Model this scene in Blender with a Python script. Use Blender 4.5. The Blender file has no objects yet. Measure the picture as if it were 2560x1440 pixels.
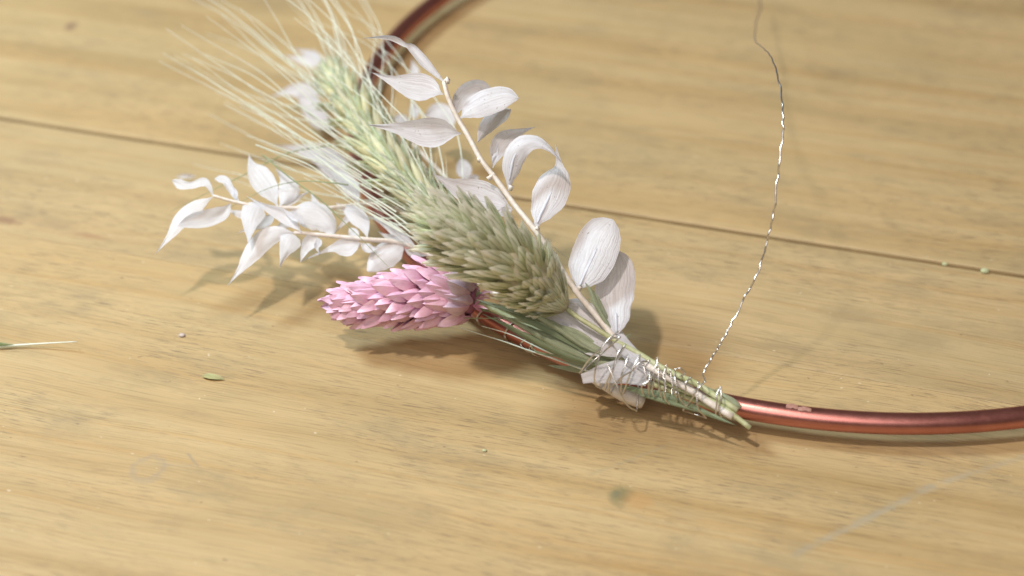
import bpy, math, random
import numpy as np
from mathutils import Vector, Matrix, noise

rng = random.Random(7)
S = 0.001                      # modelling in millimetres, scene in metres
scene = bpy.context.scene

# ------------------------------------------------------------------ camera
F_PX, PITCH, ROLL = 4800.0, 0.62626, -0.00509
CAM_Z = math.sin(PITCH) * 374.0 + 4.5
cp, sp, cr, sr = math.cos(PITCH), math.sin(PITCH), math.cos(ROLL), math.sin(ROLL)
FWD = Vector((0, cp, -sp)); UP0 = Vector((0, sp, cp)); RT0 = Vector((1, 0, 0))
RIGHT = cr * RT0 + sr * UP0
UP = -sr * RT0 + cr * UP0
EYE = Vector((0, 0, CAM_Z))

cam = bpy.data.cameras.new("camera")
cam.sensor_width = 36.0
cam.lens = F_PX / 2560.0 * 36.0
cam.clip_start, cam.clip_end = 0.02, 20.0
cam.dof.use_dof = True
cam.dof.focus_distance = 0.354
cam.dof.aperture_fstop = 10.5
cam.dof.aperture_blades = 7
cam_ob = bpy.data.objects.new("camera", cam)
scene.collection.objects.link(cam_ob)
M = Matrix(((RIGHT.x, UP.x, -FWD.x), (RIGHT.y, UP.y, -FWD.y), (RIGHT.z, UP.z, -FWD.z))).to_4x4()
M.translation = EYE * S
cam_ob.matrix_world = M
scene.camera = cam_ob

# ------------------------------------------------------------------ world, lamps, exposure
world = bpy.data.worlds.new("World"); scene.world = world; world.use_nodes = True
world.node_tree.nodes["Background"].inputs[0].default_value = (1.0, 0.83, 0.68, 1)
world.node_tree.nodes["Background"].inputs[1].default_value = 0.13
TARGET = Vector((0, 300, 0))
def lamp(name, direction, dist, size, power, color):
    d = Vector(direction).normalized()
    l = bpy.data.lights.new(name, 'AREA'); l.shape = 'DISK'; l.size = size; l.energy = power; l.color = color
    o = bpy.data.objects.new(name, l); scene.collection.objects.link(o)
    o.location = (TARGET + d * dist) * S
    o.rotation_euler = (-d).to_track_quat('-Z', 'Y').to_euler()
    return o
lamp("warm_lamp", (-0.30, -0.25, 1.0), 850, 0.055, 4.4, (1.0, 0.87, 0.79))
lamp("cool_lamp", (-0.75, 0.28, 1.0), 620, 0.15, 3.3, (0.82, 0.98, 1.06))
lamp("front_fill", (-0.22, -0.85, 1.0), 800, 0.55, 2.4, (1.0, 0.91, 0.86))  # added soft fill from the front, brightens leaves and heads; no known source
scene.view_settings.view_transform = 'Standard'
scene.view_settings.look = 'None'
scene.view_settings.exposure = 0.0
scene.view_settings.gamma = 1.0
scene.cycles.max_bounces = 8
scene.cycles.use_denoising = True

# ------------------------------------------------------------------ places
def ray(px, py):
    return FWD + RIGHT * ((px - 1280) / F_PX) - UP * ((py - 720) / F_PX)
def at_depth(px, py, t):
    return EYE + ray(px, py) * t
def depth_of(px, py, z):
    return (z - CAM_Z) / ray(px, py).z
def W(px, py, z):
    return at_depth(px, py, depth_of(px, py, z))

# ------------------------------------------------------------------ node helpers
class NT:
    def __init__(s, name):
        s.m = bpy.data.materials.new(name); s.m.use_nodes = True
        s.t = s.m.node_tree; s.t.nodes.clear()
        s.out = s.t.nodes.new('ShaderNodeOutputMaterial')
    def n(s, typ, ins=None, **kw):
        nd = s.t.nodes.new(typ)
        for k, v in kw.items(): setattr(nd, k, v)
        for k, v in (ins or {}).items():
            if isinstance(v, bpy.types.NodeSocket): s.t.links.new(v, nd.inputs[k])
            elif isinstance(v, bpy.types.Node): s.t.links.new(v.outputs[0], nd.inputs[k])
            else: nd.inputs[k].default_value = v
        return nd
    def math(s, op, a, b=0.0, c=0.0, clamp=False):
        return s.n('ShaderNodeMath', {0: a, 1: b, 2: c}, operation=op, use_clamp=clamp).outputs[0]
    def ramp(s, fac, stops, interp='LINEAR'):
        nd = s.n('ShaderNodeValToRGB', {0: fac}); e = nd.color_ramp.elements
        nd.color_ramp.interpolation = interp
        while len(e) < len(stops): e.new(0.5)
        for el, (p, c) in zip(e, stops):
            el.position = p; el.color = (c[0], c[1], c[2], 1) if not isinstance(c, (int, float)) else (c, c, c, 1)
        return nd.outputs[0]
    def mix(s, fac, a, b, mode='MIX'):
        nd = s.n('ShaderNodeMix', data_type='RGBA', blend_type=mode)
        for i, v in ((0, fac), (6, a), (7, b)):
            if isinstance(v, bpy.types.NodeSocket): s.t.links.new(v, nd.inputs[i])
            else: nd.inputs[i].default_value = v if i == 0 else (v[0], v[1], v[2], 1)
        return nd.outputs[2]
    def noise(s, vec, scale, detail=3.0, rough=0.55, dist=0.0):
        return s.n('ShaderNodeTexNoise', {'Vector': vec, 'Scale': scale, 'Detail': detail, 'Roughness': rough, 'Distortion': dist}).outputs[0]
    def scaled(s, vec, sx, sy, sz=1.0, loc=(0, 0, 0)):
        return s.n('ShaderNodeMapping', {'Vector': vec, 'Scale': (sx, sy, sz), 'Location': loc}).outputs[0]
    def done(s, sh):
        s.t.links.new(sh.outputs[0] if isinstance(sh, bpy.types.Node) else sh, s.out.inputs[0]); return s.m

# plank direction on the table (along the seams), table frame: a along grain, b across (away)
GA = Vector((0.96011, -0.27963, 0)); GB = Vector((0.27963, 0.96011, 0))
def tab_ab(px, py):
    p = W(px, py, 0); return p.dot(GA), p.dot(GB)

def wood_material():
    s = NT("pine_board")
    tc = s.n('ShaderNodeTexCoord')
    P = s.n('ShaderNodeVectorMath', {0: tc.outputs['Object'], 1: (1000, 1000, 1000)}, operation='MULTIPLY').outputs[0]   # mm: x grain, y across
    info = s.n('ShaderNodeObjectInfo')
    off = s.n('ShaderNodeCombineXYZ', {0: s.math('MULTIPLY', info.outputs['Random'], 900.0), 1: s.math('MULTIPLY', info.outputs['Random'], 411.0), 2: 0.0}).outputs[0]
    Q = s.n('ShaderNodeVectorMath', {0: P, 1: off}, operation='ADD').outputs[0]
    warp = s.noise(s.scaled(Q, .012, .03), 1.0, 2.0)
    wv = s.n('ShaderNodeCombineXYZ', {0: 0.0, 1: s.math('MULTIPLY', s.math('SUBTRACT', warp, 0.5), 7.0), 2: 0.0}).outputs[0]
    G = s.n('ShaderNodeVectorMath', {0: Q, 1: wv}, operation='ADD').outputs[0]
    bands = s.noise(s.scaled(G, .003, .11), 1.0, 4.0, .6)
    col = s.ramp(bands, [(0.28, (.37, .257, .120)), (0.45, (.443, .325, .170)), (0.6, (.482, .368, .203)), (0.75, (.415, .295, .140))])
    # orange growth lines
    lines = s.noise(s.scaled(G, .0035, .34), 1.0, 2.0, .5)
    lf = s.ramp(lines, [(0.56, 0.0), (0.66, 1.0), (0.74, 0.0)])
    col = s.mix(s.math('MULTIPLY', lf, 0.26), col, (.41, .235, .080))
    # soft pale and grey-green wear
    wear = s.noise(s.scaled(Q, .017, .045), 1.0, 4.0, .65)
    col = s.mix(s.math('MULTIPLY', s.ramp(wear, [(0.46, 0.0), (0.72, 1.0)]), 0.50), col, (.33, .26, .14))
    pale = s.noise(s.scaled(Q, .014, .03, 1, (77, 31, 5)), 1.0, 3.0, .6)
    col = s.mix(s.math('MULTIPLY', s.ramp(pale, [(0.48, 0.0), (0.75, 1.0)]), 0.45), col, (.545, .40, .212))
    # fibre
    fib = s.noise(s.scaled(G, .06, 3.0), 1.0, 4.0, .7)
    col = s.mix(0.65, col, s.ramp(fib, [(0.30, .50), (0.5, .95), (0.74, 1.0)]), 'MULTIPLY')
    # dark pores in patches
    pore = s.noise(s.scaled(G, .19, 3.6, 1, (13, 7, 3)), 1.0, 3.0, .62)
    pm = s.ramp(pore, [(0.56, 0.0), (0.62, 1.0)])
    pmask = s.noise(s.scaled(Q, .016, .05, 1, (5, 50, 9)), 1.0, 3.0, .6)
    pmask = s.ramp(pmask, [(0.41, 0.06), (0.60, 1.0)])
    pores = s.math('MULTIPLY', pm, pmask)
    col = s.mix(s.math('MULTIPLY', pores, 0.64), col, (.155, .108, .066))
    # dirt clouds
    dirt = s.noise(s.scaled(Q, .035, .075, 1, (3, 9, 2)), 1.0, 5.0, .7)
    col = s.mix(s.math('MULTIPLY', s.ramp(dirt, [(0.53, 0.0), (0.74, 1.0)]), 0.52), col, (.22, .18, .115))
    # light scuffs and specks
    sp1 = s.noise(s.scaled(Q, .55, .8), 1.0, 2.0, .5)
    col = s.mix(s.math('MULTIPLY', s.ramp(sp1, [(0.735, 0.0), (0.77, 1.0)]), 0.5), col, (.70, .62, .48))
    sp2 = s.noise(s.scaled(Q, .42, .75, 1, (40, 3, 0)), 1.0, 2.0, .5)
    col = s.mix(s.math('MULTIPLY', s.ramp(sp2, [(0.73, 0.0), (0.78, 1.0)]), 0.6), col, (.15, .10, .06))
    # marks with a shape of their own, in table coordinates (planks share the table's axes)
    xyz = s.n('ShaderNodeSeparateXYZ', {0: P}); X, Y = xyz.outputs[0], xyz.outputs[1]
    rough_edge = s.noise(s.scaled(P, .5, .5), 1.0, 3.0, .7)
    def seg(p0, p1, w):
        (ax, ay), (bx, by) = tab_ab(*p0), tab_ab(*p1)
        L = math.hypot(bx - ax, by - ay); ux, uy = (bx - ax) / L, (by - ay) / L
        dx, dy = s.math('SUBTRACT', X, ax), s.math('SUBTRACT', Y, ay)
        t = s.math('ADD', s.math('MULTIPLY', dx, ux), s.math('MULTIPLY', dy, uy))
        n = s.math('ABSOLUTE', s.math('SUBTRACT', s.math('MULTIPLY', dy, ux), s.math('MULTIPLY', dx, uy)))
        over = s.math('MAXIMUM', s.math('MULTIPLY', t, -1.0), s.math('SUBTRACT', t, L))
        dd = s.math('MAXIMUM', n, over)
        dd = s.math('ADD', dd, s.math('MULTIPLY', s.math('SUBTRACT', rough_edge, 0.5), w * 2.6))
        return s.math('SUBTRACT', 1.0, s.math('DIVIDE', s.math('MAXIMUM', dd, 0.0), w, clamp=True), clamp=True)
    def spot(p, rx, ry):
        ax, ay = tab_ab(*p)
        dx = s.math('DIVIDE', s.math('SUBTRACT', X, ax), rx); dy = s.math('DIVIDE', s.math('SUBTRACT', Y, ay), ry)
        d = s.math('SQRT', s.math('ADD', s.math('MULTIPLY', dx, dx), s.math('MULTIPLY', dy, dy)))
        d = s.math('ADD', d, s.math('MULTIPLY', s.math('SUBTRACT', rough_edge, 0.5), 1.1))
        return d, s.math('SUBTRACT', 1.0, d, clamp=True)
    for p0, p1, w, k, c in (((1990, 1385), (2330, 1215), 1.15, .55, (.30, .27, .20)), ((2330, 1215), (2600, 1130), 0.95, .48, (.33, .29, .21)),
                            ((2060, 1348), (2420, 1182), 0.9, .14, (.42, .40, .33)),
                            ((1480, 1185), (1672, 1112), 0.6, .34, (.30, .26, .17)), ((1890, 1080), (1893, 1130), .35, .35, (.25, .18, .1)),
                            ((2000, 1005), (2120, 930), 0.25, .30, (.27, .2, .12)), ((355, 1160), (480, 1165), .5, .18, (.3, .26, .2)),
                            ((470, 1135), (495, 1165), .35, .55, (.26, .22, .17)), ((40, 1000), (480, 1035), .5, .25, (.30, .22, .13))):
        col = s.mix(s.math('MULTIPLY', seg(p0, p1, w), k), col, c)
    for p, rx, ry, k, c in (((1552, 1240), 2.6, 3.4, .85, (.17, .16, .085)), ((1540, 1236), 1.2, 1.3, .5, (.14, .15, .095)), ((1590, 1250), 4.0, 2.5, .4, (.42, .23, .09)),
                            ((178, 65), 1.8, 3.0, .9, (.20, .13, .09)), ((500, 5), 6, 3, .5, (.3, .22, .13)),
                            ((15, 550), 4.5, 1.8, .8, (.25, .15, .09)), ((455, 838), 1.0, 1.0, .6, (.42, .36, .32)), ((130, 560), 8, 3.5, .45, (.32, .23, .13)),
                            ((225, 590), 5, 1.2, .7, (.33, .20, .11)), ((2130, 790), 9, 3, .45, (.28, .22, .13)), ((2300, 850), 8, 4, .45, (.29, .23, .13)), ((1715, 1290), 3.5, 1.5, .35, (.36, .29, .18))):
        col = s.mix(s.math('MULTIPLY', s.ramp(spot(p, rx, ry)[1], [(0.0, 0.0), (0.7, 1.0)]), k), col, c)
    d, _ = spot((370, 1172), 2.9, 3.6)
    ringm = s.ramp(s.math('ABSOLUTE', s.math('SUBTRACT', d, 0.9)), [(0.0, 1.0), (0.28, 0.0)])
    col = s.mix(s.math('MULTIPLY', ringm, 0.42), col, (.28, .24, .19))
    h = s.math('SUBTRACT', s.math('MULTIPLY', fib, 0.5), pores)
    bump = s.n('ShaderNodeBump', {'Strength': 0.30, 'Distance': 0.00025, 'Height': h})
    rg = s.ramp(wear, [(0.3, .48), (0.7, .62)])
    hs = s.n('ShaderNodeHueSaturation', {'Color': col, 'Value': s.math('ADD', .95, s.math('MULTIPLY', info.outputs['Random'], .10)), 'Saturation': s.math('ADD', .94, s.math('MULTIPLY', info.outputs['Random'], .14))})
    b = s.n('ShaderNodeBsdfPrincipled', {'Base Color': hs, 'Roughness': rg, 'Normal': bump, 'Specular IOR Level': 0.38})
    return s.done(b)

def leaf_material(name, base, dark, trans, veins, specks):
    s = NT(name)
    uv = s.n('ShaderNodeUVMap'); tc = s.n('ShaderNodeTexCoord')
    sep = s.n('ShaderNodeSeparateXYZ', {0: uv.outputs[0]}); U, V = sep.outputs[0], sep.outputs[1]
    info = s.n('ShaderNodeObjectInfo'); R = info.outputs['Random']
    P = s.n('ShaderNodeVectorMath', {0: tc.outputs['Object'], 1: (1000, 1000, 1000)}, operation='MULTIPLY').outputs[0]
    wob = s.noise(P, .35, 2.0)
    vv = s.n('ShaderNodeCombineXYZ', {0: s.math('MULTIPLY', s.math('ADD', U, s.math('MULTIPLY', wob, .12)), 24.0), 1: s.math('MULTIPLY', V, 1.4), 2: s.math('MULTIPLY', R, 37.0)}).outputs[0]
    vein = s.noise(vv, 1.0, 3.0, .65)
    cloud = s.noise(P, .55, 3.0, .6)
    col = s.mix(s.math('MULTIPLY', s.ramp(vein, [(0.36, 1.0), (0.6, 0.0)]), veins), base, dark)
    col = s.mix(s.math('MULTIPLY', s.ramp(cloud, [(0.45, 0.0), (0.75, 1.0)]), .35), col, dark)
    if specks:
        spk = s.noise(P, 2.6, 2.0, .5)
        reg = s.ramp(s.noise(P, .33, 2.0), [(0.45, 0.0), (0.62, 1.0)])
        m = s.math('MULTIPLY', s.ramp(spk, [(0.665, 0.0), (0.70, 1.0)]), reg)
        col = s.mix(s.math('MULTIPLY', m, .7), col, (.20, .13, .10))
    hsv = s.n('ShaderNodeHueSaturation', {'Color': col, 'Value': s.math('ADD', .93, s.math('MULTIPLY', R, .1))})
    bump = s.n('ShaderNodeBump', {'Strength': 0.6, 'Distance': 0.0003, 'Height': vein})
    b = s.n('ShaderNodeBsdfPrincipled', {'Base Color': hsv, 'Roughness': .42, 'Normal': bump, 'Specular IOR Level': .45})
    t = s.n('ShaderNodeBsdfTranslucent', {'Color': hsv, 'Normal': bump})
    return s.done(s.n('ShaderNodeMixShader', {0: trans, 1: b, 2: t}))

def straw_material(name, stops, axis_len, trans=0.18, rough=.5, stripe=22.0, tint=.14, use_obj_color=False, spec=.4, lines=None, edge=None, dark=.62):
    """dry grass husk: colour runs along the piece's own length (object y), fine lines along it"""
    s = NT(name)
    tc = s.n('ShaderNodeTexCoord'); info = s.n('ShaderNodeObjectInfo'); R = info.outputs['Random']
    P = s.n('ShaderNodeVectorMath', {0: tc.outputs['Object'], 1: (1000, 1000, 1000)}, operation='MULTIPLY').outputs[0]
    sep = s.n('ShaderNodeSeparateXYZ', {0: P})
    jit = s.noise(s.n('ShaderNodeVectorMath', {0: P, 1: s.n('ShaderNodeCombineXYZ', {0: s.math('MULTIPLY', R, 50.0), 1: 0.0, 2: 0.0})}, operation='ADD').outputs[0], 1.3, 3.0)
    t = s.math('ADD', s.math('DIVIDE', sep.outputs[1], axis_len), s.math('MULTIPLY', s.math('SUBTRACT', jit, .5), .5))
    col = s.ramp(t, stops)
    st = s.n('ShaderNodeCombineXYZ', {0: s.math('MULTIPLY', sep.outputs[0], stripe / 3.0), 1: s.math('MULTIPLY', sep.outputs[1], .25), 2: s.math('MULTIPLY', R, 31.0)}).outputs[0]
    ln = s.noise(st, 1.0, 2.0, .6)
    col = s.mix(.75, col, s.ramp(ln, [(0.28, dark), (0.5, .96), (0.7, 1.0)]), 'MULTIPLY')
    ax = s.math('ABSOLUTE', sep.outputs[0])
    if lines:                                          # two green nerves along the husk
        x0, w, c, k = lines
        m = s.math('SUBTRACT', 1.0, s.math('DIVIDE', s.math('ABSOLUTE', s.math('SUBTRACT', ax, x0)), w), clamp=True)
        fade = s.ramp(s.math('DIVIDE', sep.outputs[1], axis_len), [(0.15, 0.0), (0.35, 1.0), (0.8, 1.0), (0.95, 0.2)])
        col = s.mix(s.math('MULTIPLY', s.math('MULTIPLY', m, fade), k), col, c)
    if edge:                                           # paler rim
        x0, x1, c, k = edge
        col = s.mix(s.math('MULTIPLY', s.math('DIVIDE', s.math('SUBTRACT', ax, x0), x1 - x0, clamp=True), k), col, c)
    if use_obj_color:
        col = s.mix(1.0, col, info.outputs['Color'], 'MULTIPLY')
    hsv = s.n('ShaderNodeHueSaturation', {'Color': col, 'Value': s.math('ADD', 1.0 - tint, s.math('MULTIPLY', R, 2 * tint)), 'Hue': s.math('ADD', .49, s.math('MULTIPLY', R, .02))})
    bump = s.n('ShaderNodeBump', {'Strength': 0.4, 'Distance': 0.0002, 'Height': ln})
    b = s.n('ShaderNodeBsdfPrincipled', {'Base Color': hsv, 'Roughness': rough, 'Normal': bump, 'Specular IOR Level': spec})
    tr = s.n('ShaderNodeBsdfTranslucent', {'Color': hsv})
    return s.done(s.n('ShaderNodeMixShader', {0: trans, 1: b, 2: tr}))

def plain_material(name, col, col2, rough, scale=.6, metallic=0.0, spec=.4, trans=0.0, bumpk=.2, stretch=(1, 1, 1)):
    s = NT(name)
    tc = s.n('ShaderNodeTexCoord')
    P = s.n('ShaderNodeVectorMath', {0: tc.outputs['Object'], 1: (1000 * stretch[0], 1000 * stretch[1], 1000 * stretch[2])}, operation='MULTIPLY').outputs[0]
    nz = s.noise(P, scale, 4.0, .65)
    c = s.ramp(nz, [(0.35, col), (0.68, col2)])
    bump = s.n('ShaderNodeBump', {'Strength': bumpk, 'Distance': 0.0002, 'Height': nz})
    b = s.n('ShaderNodeBsdfPrincipled', {'Base Color': c, 'Roughness': rough, 'Metallic': metallic, 'Normal': bump, 'Specular IOR Level': spec})
    if trans:
        tr = s.n('ShaderNodeBsdfTranslucent', {'Color': c})
        b = s.n('ShaderNodeMixShader', {0: trans, 1: b, 2: tr})
    return s.done(b)

MAT = {}
MAT['wood'] = wood_material()
MAT['leaf'] = leaf_material("bleached_leaf", (.86, .88, .94), (.62, .60, .63), .38, .70, True)
MAT['leaf_clean'] = leaf_material("bleached_leaf_clean", (.87, .90, .96), (.72, .72, .77), .40, .55, False)
MAT['white_stem'] = plain_material("bleached_stem", (.86, .83, .78), (.72, .64, .55), .5, .9, trans=.1)
MAT['green_stem'] = plain_material("green_straw", (.42, .46, .22), (.60, .62, .42), .45, .8, trans=.1)
MAT['blade'] = leaf_material("dry_green_blade", (.52, .57, .40), (.22, .28, .16), .2, .95, False)
MAT['blade_dark'] = leaf_material("dark_green_blade", (.30, .36, .22), (.13, .18, .09), .1, .9, False)
MAT['awn'] = plain_material("awn_straw", (.80, .87, .76), (.88, .92, .83), .38, .25, trans=.2, bumpk=0)
MAT['awn_dark'] = plain_material("awn_green", (.22, .29, .14), (.36, .44, .25), .4, .25, trans=.1, bumpk=0)
MAT['wheat'] = straw_material("wheat_husk", [(0.0, (.84, .77, .42)), (0.35, (.93, .89, .58)), (0.7, (.88, .86, .60)), (1.0, (.72, .76, .58))], 9.0, .42)
MAT['wheat_edge'] = straw_material("wheat_glume", [(0.0, (.58, .58, .26)), (0.4, (.50, .55, .30)), (0.8, (.44, .52, .36)), (1.0, (.80, .80, .66))], 9.0, .15)
MAT['green_scale'] = straw_material("canary_husk", [(0.0, (.86, .80, .60)), (0.3, (.86, .87, .64)), (0.65, (.89, .91, .74)), (1.0, (.95, .95, .87))], 6.5, .46, stripe=5.0, lines=(.42, .13, (.30, .36, .17), .75), dark=.90, tint=.05)
MAT['pink_scale'] = straw_material("pink_painted_husk", [(0.0, (.62, .26, .40)), (0.3, (.78, .44, .60)), (0.7, (.83, .54, .71)), (1.0, (.82, .50, .68))], 7.5, .08, rough=.40, stripe=4.0, tint=.07, use_obj_color=True, spec=.5, edge=(.9, 1.8, (.88, .58, .60), .6))
MAT['husk'] = straw_material("green_husk", [(0.0, (.52, .50, .22)), (0.5, (.50, .54, .24)), (1.0, (.62, .64, .36))], 4.3, .2, stripe=7.0)
MAT['copper'] = None
def copper_material():
    s = NT("copper_lacquer")
    tc = s.n('ShaderNodeTexCoord')
    P = s.n('ShaderNodeVectorMath', {0: tc.outputs['Object'], 1: (1000, 1000, 1000)}, operation='MULTIPLY').outputs[0]
    nz = s.noise(P, .35, 4.0, .7); fine = s.noise(P, 3.0, 2.0, .5)
    col = s.ramp(nz, [(0.3, (.50, .205, .18)), (0.7, (.57, .245, .215))])
    col = s.mix(s.math('MULTIPLY', s.ramp(fine, [(0.72, 0.0), (0.78, 1.0)]), .5), col, (.35, .15, .11))
    rg = s.math('ADD', .22, s.math('ADD', s.math('MULTIPLY', nz, .12), s.math('MULTIPLY', fine, .14)))
    bump = s.n('ShaderNodeBump', {'Strength': .10, 'Distance': .0002, 'Height': s.math('ADD', nz, s.math('MULTIPLY', fine, .25))})
    return s.done(s.n('ShaderNodeBsdfPrincipled', {'Base Color': col, 'Metallic': 1.0, 'Roughness': rg, 'Normal': bump}))
MAT['copper'] = copper_material()
MAT['flake'] = plain_material("lifted_lacquer", (.30, .14, .11), (.42, .24, .19), .5, 1.5)
MAT['wire'] = plain_material("silver_wire", (.80, .79, .78), (.66, .64, .62), .33, .4, metallic=1.0, bumpk=.05)
MAT['crumb'] = plain_material("green_crumb", (.35, .40, .20), (.60, .62, .42), .6, 1.2)
MAT['grit'] = plain_material("grey_crumb", (.45, .38, .34), (.62, .56, .54), .5, 1.2)

# ------------------------------------------------------------------ object helpers
COL = scene.collection
def thing(name, label, cat, loc, group=None):
    o = bpy.data.objects.new(name, None); COL.objects.link(o)
    o.empty_display_size = .01; o.location = Vector(loc) * S
    o['label'] = label; o['category'] = cat
    o['kind'] = 'thing'
    if group: o['group'] = group
    return o
def tag(o, label, cat, group=None):
    o['label'] = label; o['category'] = cat; o['kind'] = 'thing'
    if group: o['group'] = group
    return o
def mesh_obj(name, verts, faces, mats, parent=None, uvs=None, fmat=None, smooth=True, origin=None):
    """verts in mm, world; parent's location (or origin) becomes the object's origin"""
    base = Vector(parent.location) / S if parent is not None else (Vector(origin) if origin is not None else Vector((0, 0, 0)))
    me = bpy.data.meshes.new(name)
    me.from_pydata([tuple((Vector(v) - base) * S) for v in verts], [], faces)
    for m in (mats if isinstance(mats, (list, tuple)) else [mats]): me.materials.append(m)
    if fmat: me.polygons.foreach_set('material_index', fmat)
    if smooth: me.polygons.foreach_set('use_smooth', [True] * len(me.polygons))
    if uvs:
        ul = me.uv_layers.new(name='UVMap')
        for l in me.loops: ul.data[l.index].uv = uvs[l.vertex_index]
    me.update()
    o = bpy.data.objects.new(name, me); COL.objects.link(o)
    if parent is not None: o.parent = parent
    else: o.location = base * S
    return o
def catmull(pts, n, closed=False):
    """pts: list of tuples (any length) -> n samples"""
    P = [np.array(p, float) for p in pts]; m = len(P); out = []
    for i in range(n):
        u = i / (n - 1) * (m - 1); k = min(int(u), m - 2); t = u - k
        p0 = P[k - 1] if k > 0 else 2 * P[0] - P[1]
        p3 = P[k + 2] if k + 2 < m else 2 * P[m - 1] - P[m - 2]
        p1, p2 = P[k], P[k + 1]
        out.append(.5 * ((2 * p1) + (-p0 + p2) * t + (2 * p0 - 5 * p1 + 4 * p2 - p3) * t * t + (-p0 + 3 * p1 - 3 * p2 + p3) * t ** 3))
    return out
def tube_geo(pts, radii, sides=6, cap=True, flat=None):
    """pts list of Vector mm"""
    V, Fc = [], []
    n = len(pts); prev = None
    for i, p in enumerate(pts):
        d = (pts[min(i + 1, n - 1)] - pts[max(i - 1, 0)])
        d = d.normalized() if d.length > 1e-9 else Vector((0, 0, 1))
        if prev is None:
            a = d.orthogonal().normalized()
        else:
            a = (prev - d * prev.dot(d)); a = a.normalized() if a.length > 1e-6 else d.orthogonal().normalized()
        prev = a; b = d.cross(a)
        r = radii[i] if isinstance(radii, (list, tuple)) else radii
        for k in range(sides):
            th = 2 * math.pi * k / sides
            V.append(p + (a * math.cos(th) + b * math.sin(th)) * r)
    for i in range(n - 1):
        for k in range(sides):
            k2 = (k + 1) % sides
            Fc.append((i * sides + k, i * sides + k2, (i + 1) * sides + k2, (i + 1) * sides + k))
    if cap:
        Fc.append(tuple(range(sides - 1, -1, -1))); Fc.append(tuple(range((n - 1) * sides, n * sides)))
    return V, Fc
def stem(name, ctrl, r0, r1, mat, parent, n=28, sides=8, knots=0.0):
    """ctrl: (px,py,z)"""
    pts = [W(*c) for c in catmull(ctrl, n)]
    rr = [(r0 + (r1 - r0) * i / (n - 1)) * (1 + knots * (noise.noise(Vector((i * .9, r0 * 9, 3.1))))) for i in range(n)]
    V, Fc = tube_geo(pts, rr, sides)
    return mesh_obj(name, V, Fc, mat, parent)

PROFILES = {
    'acu': [(0, .05), (.06, .12), (.14, .45), (.27, .85), (.4, 1), (.53, .93), (.66, .66), (.78, .36), (.88, .17), (.95, .07), (1, .01)],
    'ovate': [(0, .05), (.05, .14), (.15, .5), (.32, .88), (.5, 1), (.68, .92), (.82, .68), (.92, .38), (.97, .18), (1, .02)],
    'blade': [(0, .35), (.15, .7), (.35, 1), (.6, .85), (.8, .5), (.93, .2), (1, .02)],
    'strap': [(0, .6), (.1, .95), (.5, 1), (.85, .95), (.95, .8), (1, .45)],
}
def prof(name, t):
    pr = PROFILES[name] if isinstance(name, str) else name
    for (a, x), (b, y) in zip(pr, pr[1:]):
        if t <= b:
            k = (t - a) / (b - a); k = k * k * (3 - 2 * k) * .5 + k * .5
            return x + (y - x) * k
    return pr[-1][1]
def leaf(name, pts, hw, parent, mat, profile='acu', dd=0.0, cup=1.0, twist=0.0, z0=None, d0=None, nl=22, nw=8, zmin=.5, bow=0.0, ripple=.36, tilt=0.0, twist0=0.0):
    """pts: image midrib base->tip; depth starts at d0 and gains dd (mm) to the tip; cup curves the edges towards the
    camera (mm at full width); twist (deg) turns the blade about its midrib from base to tip"""
    if d0 is None: d0 = depth_of(pts[0][0], pts[0][1], z0)
    mid = catmull(pts, nl)
    V, UV, Fc = [], [], []
    sd = rng.random() * 50
    L = sum(np.hypot(*(b - a)) for a, b in zip(mid, mid[1:])) / 12.83
    for i in range(nl):
        t = i / (nl - 1)
        a, b = mid[max(i - 1, 0)], mid[min(i + 1, nl - 1)]
        tx, ty = b - a; l = math.hypot(tx, ty) or 1; nx, ny = -ty / l, tx / l
        w = hw * prof(profile, t)
        tw = math.radians(twist0 + twist * t)
        for j in range(nw + 1):
            s_ = -1 + 2 * j / nw
            px = mid[i][0] + nx * w * s_ * math.cos(tw); py = mid[i][1] + ny * w * s_ * math.cos(tw)
            dpt = d0 + dd * t - bow * math.sin(math.pi * t) + s_ * w / 12.83 * math.sin(tw) - .6 * cup * (s_ * s_ - .35) * (w / max(hw, 1))
            dpt += tilt * (pts[0][1] - py) / 12.83
            dpt += ripple * noise.noise(Vector((t * 3 + sd, s_ * 1.2, sd))) * min(1, 6 * t)
            dpt -= .05 * math.exp(-(s_ * 7) ** 2) * (1 - t)
            p = at_depth(px, py, dpt)
            if p.z < zmin: p.z = zmin + .15 * (zmin - p.z) * 0.05
            V.append(p); UV.append(((s_ + 1) / 2, t))
    for i in range(nl - 1):
        for j in range(nw):
            k = i * (nw + 1) + j
            Fc.append((k, k + 1, k + nw + 2, k + nw + 1))
    o = mesh_obj(name, V, Fc, mat, parent, uvs=UV)
    return o, d0
def stem_depth(ctrl, p):
    """depth of the point of a (px,py,z) stem nearest to image point p"""
    best = None
    for c in catmull(ctrl, 80):
        d = (c[0] - p[0]) ** 2 + (c[1] - p[1]) ** 2
        if best is None or d < best[0]: best = (d, depth_of(*c))
    return best[1]

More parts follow.
